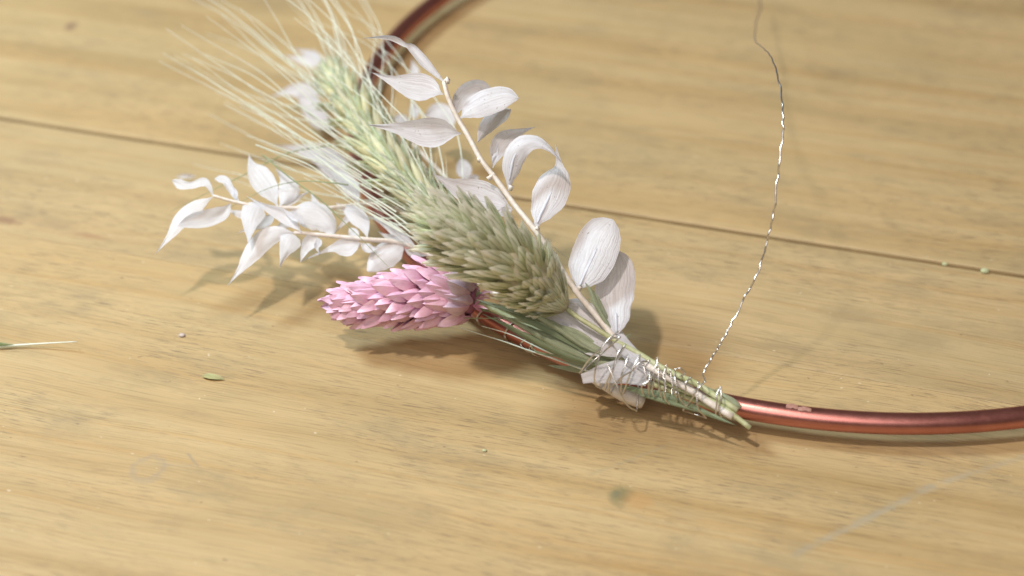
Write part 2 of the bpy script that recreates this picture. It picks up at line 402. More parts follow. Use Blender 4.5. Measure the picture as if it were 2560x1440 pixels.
# ------------------------------------------------------------------ table
table = thing("wooden_table", "worn yellowish pine table top of long boards under the dried flowers", "table", (0, 310, 0))
b1 = tab_ab(0, 295)[1]; b2 = (tab_ab(0, 590)[1] + tab_ab(1580, 855)[1] + tab_ab(2560, 1000)[1]) / 3
def plank(ba, bb, gap_lo, gap_hi, seed, ch_lo=1.0, ch_hi=1.0):
    """board between across-coordinates ba<bb (mm), long axis along the grain, wavy worn arrises"""
    n = 90; a0, a1 = -420.0, 420.0; V, Fc = [], []
    prof_pts = [(0, -18), (0, -.7), (.10, -.2), (.32, 0)]
    for i in range(n + 1):
        a = a0 + (a1 - a0) * i / n
        wl = .14 * noise.noise(Vector((a * .05, seed, 0))) + .06 * noise.noise(Vector((a * .3, seed, 5)))
        wh = .14 * noise.noise(Vector((a * .05, seed, 9))) + .06 * noise.noise(Vector((a * .3, seed, 15)))
        ring = [(ba + gap_lo + wl * ch_lo + o_ * ch_lo, z * (ch_lo if z > -1 else 1)) for o_, z in prof_pts] + [(bb - gap_hi - wh * ch_hi - o_ * ch_hi, z * (ch_hi if z > -1 else 1)) for o_, z in reversed(prof_pts)]
        V += [(a, b, z) for b, z in ring]
    m = 8
    for i in range(n):
        for k in range(m):
            k2 = (k + 1) % m
            Fc.append((i * m + k, (i + 1) * m + k, (i + 1) * m + k2, i * m + k2))
    Fc.append(tuple(range(m))); Fc.append(tuple(range(n * m + m - 1, n * m - 1, -1)))
    me = bpy.data.meshes.new("plank")
    me.from_pydata([(x * S, y * S, z * S) for x, y, z in V], [], Fc)
    me.materials.append(MAT['wood']); me.update()
    o = bpy.data.objects.new("plank", me); COL.objects.link(o); o.parent = table
    R = Matrix((GA, GB, Vector((0, 0, 1)))).transposed().to_4x4()
    o.matrix_local = Matrix.Translation(-table.location) @ R
    return o
plank(b1, b1 + 150, .58, .2, 1.0)
plank(b2, b1, .025, .58, 2.0, .3, 1.0)
plank(b2 - 130, b2, .1, .025, 3.0, 1.0, .3)
plank(b2 - 290, b2 - 130, .1, .1, 4.0)
plank(b1 + 150, b1 + 330, .2, .2, 5.0)

# ------------------------------------------------------------------ copper ring
RC = Vector((0.19236 * 374, 0.98223 * 374, 4.5)); RR = 0.28335 * 374; RT = 2.0
ring = thing("copper_ring", "copper coloured metal hoop lying on the boards with flowers wired to it", "ring", (RC.x, RC.y, 0))
V, Fc = [], []; nu, nv = 320, 24
for i in range(nu):
    th = 2 * math.pi * i / nu; e = Vector((math.cos(th), math.sin(th), 0))
    wob = .25 * noise.noise(Vector((math.cos(th) * 2, math.sin(th) * 2, 4)))
    for k in range(nv):
        ph = 2 * math.pi * k / nv
        V.append(RC + e * (RR + wob + RT * math.cos(ph)) + Vector((0, 0, RT * math.sin(ph))))
for i in range(nu):
    for k in range(nv):
        Fc.append((i * nv + k, ((i + 1) % nu) * nv + k, ((i + 1) % nu) * nv + (k + 1) % nv, i * nv + (k + 1) % nv))
mesh_obj("hoop", V, Fc, MAT['copper'], ring)
def ring_point(th, ph, r):
    e = Vector((math.cos(th), math.sin(th), 0))
    return RC + e * (RR + r * math.cos(ph)) + Vector((0, 0, r * math.sin(ph)))
def ring_theta(px):
    """angle on the near half of the hoop whose image column is px"""
    best = None
    for i in range(1400):
        th = math.pi + math.pi * i / 1400
        v = ring_point(th, 0, 0) - EYE
        x = 1280 + F_PX * v.dot(RIGHT) / v.dot(FWD)
        if best is None or abs(x - px) < best[0]: best = (abs(x - px), th)
    return best[1]
def flake(px, ph0, dth, dph, lift):
    th0 = ring_theta(px); V, Fc = [], []
    for i in range(6):
        for k in range(4):
            u, v = i / 5, k / 3
            V.append(ring_point(th0 + dth * u + .0012 * noise.noise(Vector((i, k, 2))), ph0 + dph * (v + .4 * noise.noise(Vector((i * .8, k, 7)))), RT + .05 + lift * (math.sin(math.pi * u) * v + .2 * rng.random())))
    for i in range(5):
        for k in range(3):
            a = i * 4 + k; Fc.append((a, a + 1, a + 5, a + 4))
    return mesh_obj("lacquer_flake", V, Fc, MAT['flake'], ring)
flake(1962, math.radians(78), .020, .5, .25)
flake(1992, math.radians(72), .022, .35, .3)
flake(1880, math.radians(205), .06, .25, .03)

# ------------------------------------------------------------------ sprigs of bleached leaves
SPR = "sprigs of bleached white leaves"
def add_leaves(root, ctrl, rows, mat):
    out = []
    for r in rows:
        pts, hw = r[0], r[1]; kw = dict(r[2]) if len(r) > 2 else {}
        m = kw.pop('mat', mat); kw.setdefault('tilt', .42); extra = kw.pop('dep', 0.0)
        d0 = stem_depth(ctrl, pts[0]) + extra
        rib = kw.pop('rib', None)
        o, _ = leaf("leaf", pts, hw, root, m, d0=d0, **kw)
        if rib:
            a, b, rr = rib
            mid = catmull(pts, 40); P = []
            for i in range(int(a * 39), int(b * 39) + 1):
                t = i / 39
                P.append(at_depth(mid[i][0], mid[i][1], d0 + kw.get('dd', 0) * t + kw['tilt'] * (pts[0][1] - mid[i][1]) / 12.83 - kw.get('bow', 0) * math.sin(math.pi * t) + .08 + .21 * kw.get('cup', 1.0)))
            nn = len(P)
            V, Fc = tube_geo(P, [rr * (.5 + .5 * math.sin(math.pi * (i + .5) / nn)) * (1 + .35 * noise.noise(Vector((i * .7, rr * 40, 1)))) for i in range(nn)], 6)
            ob = mesh_obj("leaf_ridge", V, Fc, MAT['leaf_clean'], root)
            ob.parent = o; ob.matrix_parent_inverse = Matrix.Identity(4)
            ob.location = (0, 0, 0)
        out.append(o)
    return out

# right, tall sprig
cR = [(1110, 204, 47), (1119, 240, 45), (1141, 290, 42), (1172, 343, 39), (1203, 400, 36), (1244, 453, 33), (1284, 509, 30), (1337, 575, 27), (1384, 641, 23),
      (1416, 694, 20), (1450, 741, 17.5), (1500, 800, 14.2), (1560, 872, 12), (1622, 917, 10.6), (1692, 957, 9.2), (1739, 984, 8.2), (1786, 1015, 7.2), (1832, 1042, 6.2)]
sprR = thing("leaf_sprig", "tall white leaf sprig rising from the wire binding to the right of the ears", "leaf sprig", W(1560, 862, 0), SPR)
stem("stem", cR, .42, .66, MAT['white_stem'], sprR, n=60, knots=.12)
for (x, y), (dx, dy) in (((1203, 398), (-8, 3)), ((1236, 434), (-16, 14)), ((1112, 204), (9, -8)), ((1118, 208), (2, -9)), ((1338, 574), (8, -5)), ((1275, 476), (3, -12)), ((1448, 724), (2, -8))):
    d = stem_depth(cR, (x, y))
    V, Fc = tube_geo([at_depth(x, y, d), at_depth(x + dx * .6, y + dy * .6, d - .2), at_depth(x + dx, y + dy, d - .3)], [.45, .38, .5], 6)
    mesh_obj("bud", V, Fc, MAT['white_stem'], sprR)
add_leaves(sprR, cR, [
    ([(1109, 204), (1085, 180), (1058, 152), (1030, 120), (1012, 112), (985, 97), (950, 93), (907, 96)], 13, dict(profile=[(0, .08), (.1, .5), (.28, 1), (.42, .85), (.54, .4), (.68, .62), (.8, .5), (.9, .22), (1, .02)], dd=-3, cup=1.0, twist0=15, twist=-50)),
    ([(1107, 236), (1075, 222), (1032, 215), (985, 203), (929, 181)], 37, dict(dd=-2, cup=1.4, twist0=8, twist=20)),
    ([(1152, 334), (1110, 330), (1063, 331), (1000, 322), (919, 312)], 39, dict(dd=-3, cup=1.6, twist0=-12)),
    ([(1141, 287), (1148, 258), (1170, 232), (1200, 220), (1229, 222)], 27, dict(dd=5, cup=1.2, profile='ovate', dep=1.0, twist0=15)),
    ([(1151, 295), (1178, 274), (1215, 257), (1262, 243), (1297, 246)], 35, dict(dd=-1, cup=-1.5, profile='ovate', twist0=-18)),
    ([(1193, 357), (1210, 325), (1232, 300), (1258, 285), (1278, 274)], 26, dict(dd=5, cup=-1.6, profile='ovate', dep=1.5, twist0=35)),
    ([(1232, 420), (1243, 380), (1260, 350), (1295, 332), (1338, 317)], 26, dict(dd=5, cup=1.5, dep=1.0, twist0=20)),
    ([(1232, 416), (1236, 396), (1243, 380), (1240, 357)], 7, dict(dd=-1, cup=.3, dep=-.5)),
    ([(1272, 474), (1276, 435), (1285, 395), (1306, 365), (1340, 356), (1374, 373), (1405, 407)], 28, dict(profile=[(0, .08), (.08, .3), (.22, .85), (.38, 1), (.52, .92), (.66, .62), (.8, .3), (.92, .1), (1, .02)], dd=-5, cup=-1.3, bow=1.5, twist0=10, twist=-30, rib=(.12, .4, .24))),
    ([(1339, 570), (1352, 535), (1374, 490), (1394, 440), (1397, 408), (1388, 361)], 46, dict(dd=2, cup=-2.0, profile=[(0, .06), (.08, .2), (.2, .62), (.38, 1), (.52, .95), (.64, .62), (.75, .26), (.85, .12), (1, .02)], rib=(.10, .48, .30), twist0=-14)),
    ([(1280, 522), (1235, 500), (1181, 483), (1130, 462), (1081, 434)], 39, dict(dd=-1, cup=1.4, dep=1.2)),
    ([(1282, 524), (1258, 530), (1232, 540)], 13, dict(dd=-2, cup=.6, dep=.2)),
    ([(1445, 724), (1460, 690), (1484, 640), (1505, 590), (1533, 549)], 58, dict(dd=-1, cup=-2.2, profile=[(0, .05), (.06, .16), (.16, .52), (.32, .9), (.48, 1), (.68, .98), (.84, .82), (.94, .5), (.98, .2), (1, .03)], rib=(.08, .60, .30), twist0=-14)),
    ([(1541, 835), (1540, 790), (1536, 735), (1543, 680), (1538, 628)], 51, dict(dd=4, cup=-1.5, profile=[(0, .1), (.1, .42), (.22, .70), (.32, .74), (.45, 1), (.65, .97), (.82, .84), (.93, .62), (1, .2)], twist0=-12, rib=(.05, .3, .26))),
    ([(1563, 882), (1520, 850), (1470, 822), (1425, 795), (1375, 765)], 60, dict(dd=3.5, cup=-.5, profile=[(0, .25), (.15, .6), (.35, .95), (.55, 1), (.75, .95), (.9, .6), (1, .1)], dep=.9)),
    ([(1440, 830), (1405, 812), (1370, 803), (1332, 795)], 16, dict(dd=1, cup=.5, dep=.5)),
    ([(1470, 868), (1440, 850), (1405, 820)], 16, dict(dd=1, cup=.5, dep=.8)),
    ([(1619, 945), (1560, 930), (1510, 934), (1455, 947)], 30, dict(dd=0, cup=-.7, profile=[(0, .7), (.2, .9), (.42, 1), (.7, .8), (.88, .5), (1, .42)], dep=-1.7)),
    ([(1600, 903), (1645, 932), (1692, 959), (1739, 986), (1786, 1016), (1838, 1045)], 14, dict(dd=.3, cup=-.7, tilt=0.0, ripple=.5, profile=[(0, .7), (.3, 1), (.55, .95), (.8, .9), (.9, .75), (1, .25)], dep=-.75)),
    ([(1600, 905), (1570, 878), (1540, 840)], 20, dict(dd=0, cup=-.6, profile='strap', dep=-.6)),
], MAT['leaf'])
# stub of a thick cut twig under the binding
P = [W(*c) for c in catmull([(1470, 935, 7), (1520, 965, 6), (1560, 988, 5), (1606, 1004, 3.6)], 14)]
V, Fc = tube_geo(P, [1.0 + .35 * i / 13 + .08 * noise.noise(Vector((i, 1, 1))) for i in range(14)], 10)
mesh_obj("cut_twig", V, Fc, MAT['white_stem'], sprR)

# left, upper low sprig
cU = [(532, 489, 20), (594, 506, 19), (672, 518, 18), (813, 520, 16), (969, 515, 13), (1120, 600, 9), (1300, 745, 8), (1480, 880, 7), (1600, 950, 6)]
sprU = thing("leaf_sprig", "white sprig of narrow curled leaves reaching farthest left behind the pink head", "leaf sprig", W(700, 520, 0), SPR)
stem("stem", cU, .28, .62, MAT['white_stem'], sprU, n=50, knots=.1)
add_leaves(sprU, cU, [
    ([(533, 490), (520, 462), (505, 455), (480, 463), (455, 462), (430, 450)], 13, dict(profile=[(0, .15), (.15, .6), (.35, 1), (.5, .8), (.65, .7), (.85, 1.0), (.95, .5), (1, .05)], dd=2, cup=.5, twist0=40, twist=-40)),
    ([(596, 503), (578, 475), (562, 450), (537, 447)], 11, dict(profile=[(0, .2), (.2, .7), (.6, 1), (.85, .9), (1, .2)], dd=3, cup=.6, twist0=20)),
    ([(590, 502), (585, 480), (577, 460)], 9, dict(dd=1, cup=.4)),
    ([(532, 492), (495, 515), (455, 548), (425, 590), (388, 635)], 21, dict(dd=1, cup=-.8, twist0=10, dep=.5)),
    ([(577, 508), (560, 530), (520, 545), (480, 553), (445, 565)], 23, dict(dd=-1, cup=.9, profile='ovate', twist0=-15)),
    ([(694, 516), (674, 478), (648, 440), (630, 415), (622, 387)], 31, dict(dd=4, cup=1.0, twist0=12)),
    ([(698, 518), (715, 490), (720, 470), (710, 445), (688, 421)], 29, dict(dd=2, cup=-1.0)),
    ([(644, 508), (634, 530), (625, 560), (621, 611)], 31, dict(dd=-2, cup=-1.0, profile=[(0, .35), (.12, .7), (.3, 1), (.55, .85), (.75, .48), (.9, .16), (1, .02)])),
    ([(707, 521), (725, 505), (748, 492), (777, 476)], 9, dict(dd=2, cup=.3)),
    ([(797, 528), (788, 508), (776, 478)], 10, dict(dd=2, cup=.3)),
    ([(897, 510), (885, 480), (865, 455), (830, 430), (788, 412)], 21, dict(dd=6, cup=.8, dep=2)),
    ([(640, 525), (615, 536), (588, 532), (567, 522)], 11, dict(dd=1, cup=.4, dep=1)),
    ([(691, 528), (668, 552), (640, 566), (591, 583)], 14, dict(dd=2, cup=.5, dep=2)),
    ([(735, 538), (715, 556), (685, 577)], 16, dict(dd=2, cup=.5, dep=2)),
    ([(905, 515), (885, 530), (860, 555), (835, 585)], 10, dict(dd=-1, cup=.4)),
], MAT['leaf_clean'])

# left, lower sprig
cL = [(735, 581, 15), (829, 590, 14), (922, 599, 13), (1007, 609, 11.5), (1120, 660, 9), (1300, 775, 8), (1460, 880, 7), (1590, 955, 5.5)]
sprL = thing("leaf_sprig", "white leaf sprig just above the pink head with long drooping leaves", "leaf sprig", W(830, 590, 0), SPR)
stem("stem", cL, .38, .66, MAT['white_stem'], sprL, n=50, knots=.1)
add_leaves(sprL, cL, [
    ([(737, 582), (700, 582), (660, 600), (625, 640), (600, 675), (569, 714)], 26, dict(dd=-1, cup=-.9, twist0=-10, twist=20)),
    ([(734, 586), (725, 605), (712, 630), (699, 669)], 28, dict(dd=-2, cup=-.8, profile=[(0, .2), (.1, .75), (.28, 1), (.5, .8), (.7, .45), (.88, .15), (1, .02)])),
    ([(754, 581), (730, 556), (700, 535), (660, 516), (616, 490)], 17, dict(dd=-1, cup=.9, dep=-.6)),
    ([(833, 588), (822, 566), (800, 546), (766, 535), (728, 528)], 36, dict(dd=0, cup=-1.3, profile=[(0, .1), (.1, .35), (.3, .7), (.55, 1), (.78, .9), (.92, .5), (1, .1)])),
    ([(760, 562), (745, 545), (725, 535), (705, 521)], 12, dict(dd=-1, cup=.5, dep=-1.2)),
    ([(793, 592), (776, 604), (762, 625), (751, 655)], 19, dict(dd=-2, cup=1.2, profile=[(0, .3), (.2, 1), (.45, .9), (.7, .5), (1, .02)])),
    ([(795, 594), (797, 605), (792, 618), (798, 634)], 9, dict(dd=-1, cup=.5, dep=-.8)),
    ([(898, 606), (870, 618), (838, 619), (800, 632), (750, 655)], 24, dict(dd=-2, cup=.9, profile=[(0, .15), (.1, .6), (.25, 1), (.42, .85), (.55, .4), (.7, .16), (.85, .1), (1, .02)], twist0=15)),
    ([(919, 597), (908, 560), (885, 535), (862, 520), (838, 507)], 22, dict(dd=3, cup=.9, dep=.5)),
    ([(891, 599), (885, 585), (873, 570)], 13, dict(dd=1, cup=.4, profile='ovate', dep=.8)),
    ([(900, 606), (915, 618), (932, 622), (950, 616)], 12, dict(dd=0, cup=.4)),
    ([(1008, 613), (985, 628), (955, 645), (919, 678)], 34, dict(dd=-1, cup=-1.1, profile=[(0, .1), (.08, .35), (.3, .8), (.55, 1), (.75, .85), (.9, .5), (1, .1)])),
    ([(1010, 609), (985, 597), (965, 590), (943, 578)], 9, dict(dd=-1, cup=.3)),
    ([(1045, 622), (1005, 592), (965, 562), (916, 537)], 13, dict(dd=1, cup=.5, dep=-.6)),
    ([(1010, 621), (1035, 634), (1072, 640)], 9, dict(dd=0, cup=.3)),
], MAT['leaf_clean'])

# sprig behind the wheat
cB = [(800, 140, 9), (830, 165, 9), (960, 290, 9), (1100, 430, 9), (1200, 540, 8.5), (1350, 700, 8), (1500, 850, 7), (1620, 935, 6)]
sprB = thing("leaf_sprig", "blurred white leaf sprig half hidden behind the bearded ear", "leaf sprig", W(960, 290, 0), SPR)
stem("stem", cB, .3, .6, MAT['white_stem'], sprB, n=50)
add_leaves(sprB, cB, [
    ([(808, 150), (785, 152), (750, 148), (708, 138)], 17, dict(dd=2, cup=.6)),
    ([(806, 150), (790, 140), (765, 130), (722, 120)], 10, dict(dd=3, cup=.5)),
    ([(800, 250), (770, 232), (729, 226), (672, 243)], 22, dict(dd=0, cup=.8)),
    ([(835, 320), (800, 300), (775, 265), (745, 240)], 26, dict(dd=1, cup=.8, profile='ovate')),
    ([(880, 408), (822, 394), (765, 376), (682, 361)], 25, dict(dd=1, cup=.8)),
    ([(1038, 195), (1036, 175), (1030, 146)], 12, dict(dd=2, cup=.4, dep=4)),
    ([(1040, 300), (1034, 275), (1028, 250)], 13, dict(dd=1, cup=.4)),
    ([(1132, 318), (1120, 300), (1095, 280), (1062, 289)], 26, dict(dd=2, cup=.8, profile='ovate', dep=3)),
    ([(1030, 318), (1000, 298), (970, 305)], 14, dict(dd=1, cup=.5)),
    ([(1165, 450), (1160, 425), (1152, 396)], 20, dict(dd=2, cup=.6, profile='ovate')),
    ([(1165, 455), (1180, 448), (1197, 440)], 11, dict(dd=1, cup=.4, profile='ovate')),
    ([(870, 470), (850, 440), (800, 400), (775, 360)], 22, dict(dd=1, cup=.8)),
], MAT['leaf'])

# ------------------------------------------------------------------ pieces shared by the heads
def scale_mesh(name, L, Wd, H, mat, keel, recurve, nl=8, nw=6, tipw=.02, fold=0.0, seed=0):
    """keeled husk: y along the length, x across, z outwards; two halves meet in a hard keel; thin inner skin"""
    V, Fc = [], []
    pr = [(0, .30), (.12, .72), (.32, 1), (.55, .93), (.75, .62), (.9, .26), (1, tipw)]
    half = nw // 2
    for side in (-1, 1):
        n0 = len(V)
        for i in range(nl + 1):
            t = i / nl; w = Wd / 2 * prof(pr, t) * (1 + .12 * noise.noise(Vector((t * 3, side * 2, seed))))
            h = H * math.sin(math.pi * min(1, .10 + .82 * t)) ** .8
            for j in range(half + 1):
                q = j / half
                z = h * (1 - q ** keel) + recurve * t * t * L + fold * q * q * math.sin(math.pi * t) * (.6 + .4 * side) + .12 * Wd / 5 * noise.noise(Vector((t * 4, side * q * 3, seed + 7)))
                V.append(Vector((side * q * w, t * L, z)))
        m = half + 1
        for i in range(nl):
            for j in range(half):
                k = n0 + i * m + j
                Fc.append((k, k + 1, k + m + 1, k + m) if side > 0 else (k, k + m, k + m + 1, k + 1))
        n1 = len(V)
        for i in range(nl + 1):
            e, kk = V[n0 + i * m + half], V[n0 + i * m]
            V.append(Vector((e.x * .98, e.y, e.z - .03))); V.append(Vector((0, kk.y, e.z + .35 * (kk.z - e.z))))
        for i in range(nl):
            k = n1 + i * 2
            Fc.append((k, k + 1, k + 3, k + 2) if side > 0 else (k, k + 2, k + 3, k + 1))
    me = bpy.data.meshes.new(name)
    me.from_pydata([tuple(v * S) for v in V], [], Fc)
    me.materials.append(mat); me.polygons.foreach_set('use_smooth', [True] * len(me.polygons)); me.update()
    return me
def place(me, name, root, pos, ydir, zdir, scale=(1, 1, 1), color=None):
    y = ydir.normalized(); z = (zdir - y * zdir.dot(y)).normalized(); x = y.cross(z)
    Mx = Matrix((x * scale[0], y * scale[1], z * scale[2])).transposed().to_4x4()
    Mx.translation = pos * S - root.location
    o = bpy.data.objects.new(name, me); COL.objects.link(o); o.parent = root; o.matrix_local = Mx
    if color: o.color = color
    return o
def head(root, axis, rad, count, meshes, part, flare, t_range=(0.0, 1.0), size=None, colorf=None, core=None, tilt=0.0, seed=1):
    """husks set spirally round an axis (list of Vector, base->tip); rad(t) = outer radius"""
    r_ = random.Random(seed); n = len(axis)
    out = []
    for i in range(count):
        t = t_range[0] + (t_range[1] - t_range[0]) * (i + .5) / count
        th = i * 2.39996 + r_.uniform(-.18, .18)
        u = t * (n - 1); k = min(int(u), n - 2); f = u - k
        p = axis[k].lerp(axis[k + 1], f); d = (axis[k + 1] - axis[k]).normalized()
        a = d.orthogonal().normalized(); b = d.cross(a)
        # a fixed reference keeps the spiral regular
        ref = (-FWD - d * (-FWD).dot(d)).normalized(); b = d.cross(ref); a = ref
        rad_dir = a * math.cos(th) + b * math.sin(th)
        fl = math.radians(flare(t) + r_.uniform(-7, 7))
        yd = d * math.cos(fl) + rad_dir * math.sin(fl)
        zd = rad_dir * math.cos(fl) - d * math.sin(fl)
        tw = r_.uniform(-.25, .25); zd = zd * math.cos(tw) + yd.cross(zd) * math.sin(tw)
        sz = (size(t) if size else 1.0) * r_.uniform(.9, 1.1)
        pos = p + rad_dir * rad(t) * .52
        out.append(place(r_.choice(meshes), part, root, pos, yd, zd, (sz * r_.uniform(.9, 1.1), sz, sz), colorf(t, th) if colorf else None))
    return out
def core_mesh(root, axis, rad, mat, k=.55):
    n = len(axis); V, Fc = tube_geo(axis, [max(.15, rad(i / (n - 1)) * k) for i in range(n)], 10)
    return mesh_obj("core", V, Fc, mat, root)

# ------------------------------------------------------------------ pink head
pinkA = [W(*c) for c in catmull([(1188, 752, 11), (1120, 738, 11.5), (1020, 742, 11.5), (930, 752, 10.5), (858, 761, 10)], 24)]
pink = thing("canary_grass", "dyed pink canary grass head lying lowest, tip pointing left over the boards", "dried flower", pinkA[0] * 1.0, "canary grass heads")
def pink_r(t):
    pts = [(0, 5.2), (.12, 6.6), (.3, 6.9), (.5, 6.1), (.7, 4.8), (.86, 3.0), (1, 1.2)]
    return np.interp(t, [p[0] for p in pts], [p[1] for p in pts])
core_mesh(pink, pinkA, pink_r, MAT['pink_scale'], .5).color = (.55, .4, .5, 1)
pink_meshes = [scale_mesh("pink_scale", 5.0 + .5 * (k % 4), 3.3 + .3 * (k % 3), 1.05 + .2 * (k % 3), MAT['pink_scale'], (1.0, 1.25, .9)[k % 3], (-.02, .05, .09, -.05)[k % 4], 8, 6, fold=(-.5, 0, .4, -.3)[k % 4], seed=k * 3.7) for k in range(8)]
def pink_col(t, th):
    k = max(0, 1 - t / .16)                           # undyed greyish violet husks at the base
    up = max(0, math.sin(th + .6))
    k *= .4 + .6 * up
    return (1 - .38 * k, 1 - .05 * k, 1 - .22 * k, 1)
head(pink, pinkA, pink_r, 185, pink_meshes, "scale", lambda t: 33 - 20 * t, (0, .97), lambda t: 1.0 - .18 * t, pink_col, seed=4)
stem("stem", [(1190, 754, 11), (1230, 772, 10.5), (1330, 820, 9.5), (1440, 878, 8.5), (1540, 925, 8), (1700, 985, 6.5), (1790, 1022, 5)], .5, .6, MAT['green_stem'], pink)
# husk remnants and hairs at its base
for k in range(9):
    a = k * .7; r0 = 12 + 6 * rng.random()
    leaf("bract", [(1182 + rng.uniform(-6, 6), 752 + rng.uniform(-10, 12)), (1200 + rng.uniform(-5, 10), 752 + 22 * math.sin(a)), (1215 + rng.uniform(-10, 20), 756 + 26 * math.sin(a))], 4, pink, MAT['pink_scale'] if k % 3 else MAT['blade'], z0=11.5, dd=rng.uniform(-2, 2), cup=.2, nl=6, nw=2, profile='blade')

# ------------------------------------------------------------------ green head
greenA = [W(*c) for c in catmull([(1412, 768, 15.5), (1360, 728, 19), (1290, 668, 25.5), (1200, 612, 30.5), (1118, 564, 35)], 24)]
green = thing("canary_grass", "pale green canary grass head with pointed husks resting over the pink one", "dried flower", greenA[0] * 1.0, "canary grass heads")
def green_r(t):
    pts = [(0, 2.2), (.1, 4.6), (.25, 6.2), (.45, 6.9), (.65, 6.5), (.82, 5.0), (.93, 3.0), (1, .6)]
    return np.interp(t, [p[0] for p in pts], [p[1] for p in pts])
core_mesh(green, greenA, green_r, MAT['green_scale'], .62)
green_meshes = [scale_mesh("green_scale", 6.6 + .5 * (k % 3), 2.0 + .22 * (k % 4), .55 + .12 * (k % 3), MAT['green_scale'], (1.0, 1.3, .9)[k % 3], (-.06, .03, .10, -.02)[k % 4], 8, 4, fold=(0, -.2, .2)[k % 3], seed=k * 2.3 + 40) for k in range(8)]
head(green, greenA, green_r, 298, green_meshes, "scale", lambda t: 36 - 12 * t - 10 * max(0, t - .8) / .2, (0, 1.0), lambda t: .70 + .45 * min(1, t * 1.6), seed=9)
stem("stem", [(1408, 765, 15.5), (1440, 790, 15), (1480, 815, 14.4), (1521, 841, 13.6), (1562, 865, 12.8), (1600, 886, 11.9), (1645, 914, 10.8), (1701, 942, 9.8), (1739, 959, 9.2), (1786, 989, 8.2), (1844, 1026, 7)], .42, .62, MAT['green_stem'], green, n=40)
leaf("sheath", [(1768, 972), (1800, 990), (1825, 1006), (1847, 1024)], 14, green, MAT['blade'], z0=8.4, dd=-1, cup=-1.6, profile=[(0, .35), (.3, .7), (.7, 1), (.93, .95), (1, .8)])

# ------------------------------------------------------------------ bearded ear
earA = [W(*c) for c in catmull([(1150, 590, 15), (1060, 500, 17), (970, 400, 19), (885, 275, 21), (835, 200, 22)], 30)]
ear = thing("wheat_ear", "pale green bearded ear with long awns sweeping up to the left", "dried ear", earA[0] * 1.0)
def lens(V, Fc, FM, x0, y0, z0, L, w, h, mat, nl=7, sides=6, lean=0.0, bend=0.0):
    n0 = len(V); pr = [(0, .35), (.15, .75), (.35, 1), (.6, .85), (.8, .5), (.95, .18), (1, .05)]
    for i in range(nl + 1):
        t = i / nl; k = prof(pr, t)
        for j in range(sides):
            a = 2 * math.pi * j / sides
            V.append(Vector((x0 + lean * t * L + math.cos(a) * w / 2 * k, y0 + t * L, z0 + bend * t * t * L + math.sin(a) * h / 2 * k * (1.0 if math.sin(a) > 0 else .6))))
    for i in range(nl):
        for j in range(sides):
            j2 = (j + 1) % sides
            Fc.append((n0 + i * sides + j, n0 + i * sides + j2, n0 + (i + 1) * sides + j2, n0 + (i + 1) * sides + j)); FM.append(mat)
def spikelet_mesh(seed):
    r_ = random.Random(seed); V, Fc, FM = [], [], []
    lens(V, Fc, FM, 0, 0, 0, 9.4, 2.5, 1.9, 0, bend=-.02)
    lens(V, Fc, FM, -.85, .3, -.2, 8.2 + r_.random(), 1.25, 1.0, 1, lean=-.09 - .04 * r_.random())
    lens(V, Fc, FM, .85, .2, -.2, 8.4 + r_.random(), 1.25, 1.0, 1, lean=.09 + .04 * r_.random())
    lens(V, Fc, FM, .35, .5, .55, 7.6, .55, .4, 1, lean=.03)
    for k in range(2):                                # bristles
        lens(V, Fc, FM, r_.uniform(-1, 1), 1.5, r_.uniform(-.2, .6), 9 + 5 * r_.random(), .22, .22, 1, 4, 3, lean=r_.uniform(-.16, .16), bend=r_.uniform(-.02, .03))
    me = bpy.data.meshes.new("spikelet")
    me.from_pydata([tuple(v * S) for v in V], [], Fc)
    me.materials.append(MAT['wheat']); me.materials.append(MAT['wheat_edge'])
    me.polygons.foreach_set('material_index', FM); me.polygons.foreach_set('use_smooth', [True] * len(FM)); me.update()
    return me
spk = [spikelet_mesh(k) for k in range(5)]
def awn(root, pts, r0, mat, sides=4, n=18):
    P = [Vector(c) for c in catmull([tuple(p) for p in pts], n)]
    for q in P:
        q += Vector((noise.noise(q * .13), noise.noise(q * .13 + Vector((9, 0, 0))), 0)) * .35
        if q.z < .4: q.z = .4
    V, Fc = tube_geo(P, [r0 * (1 - .75 * i / (n - 1)) for i in range(n)], sides, cap=False)
    return mesh_obj("awn", V, Fc, mat, root)
r_ = random.Random(21)
nodes = 19
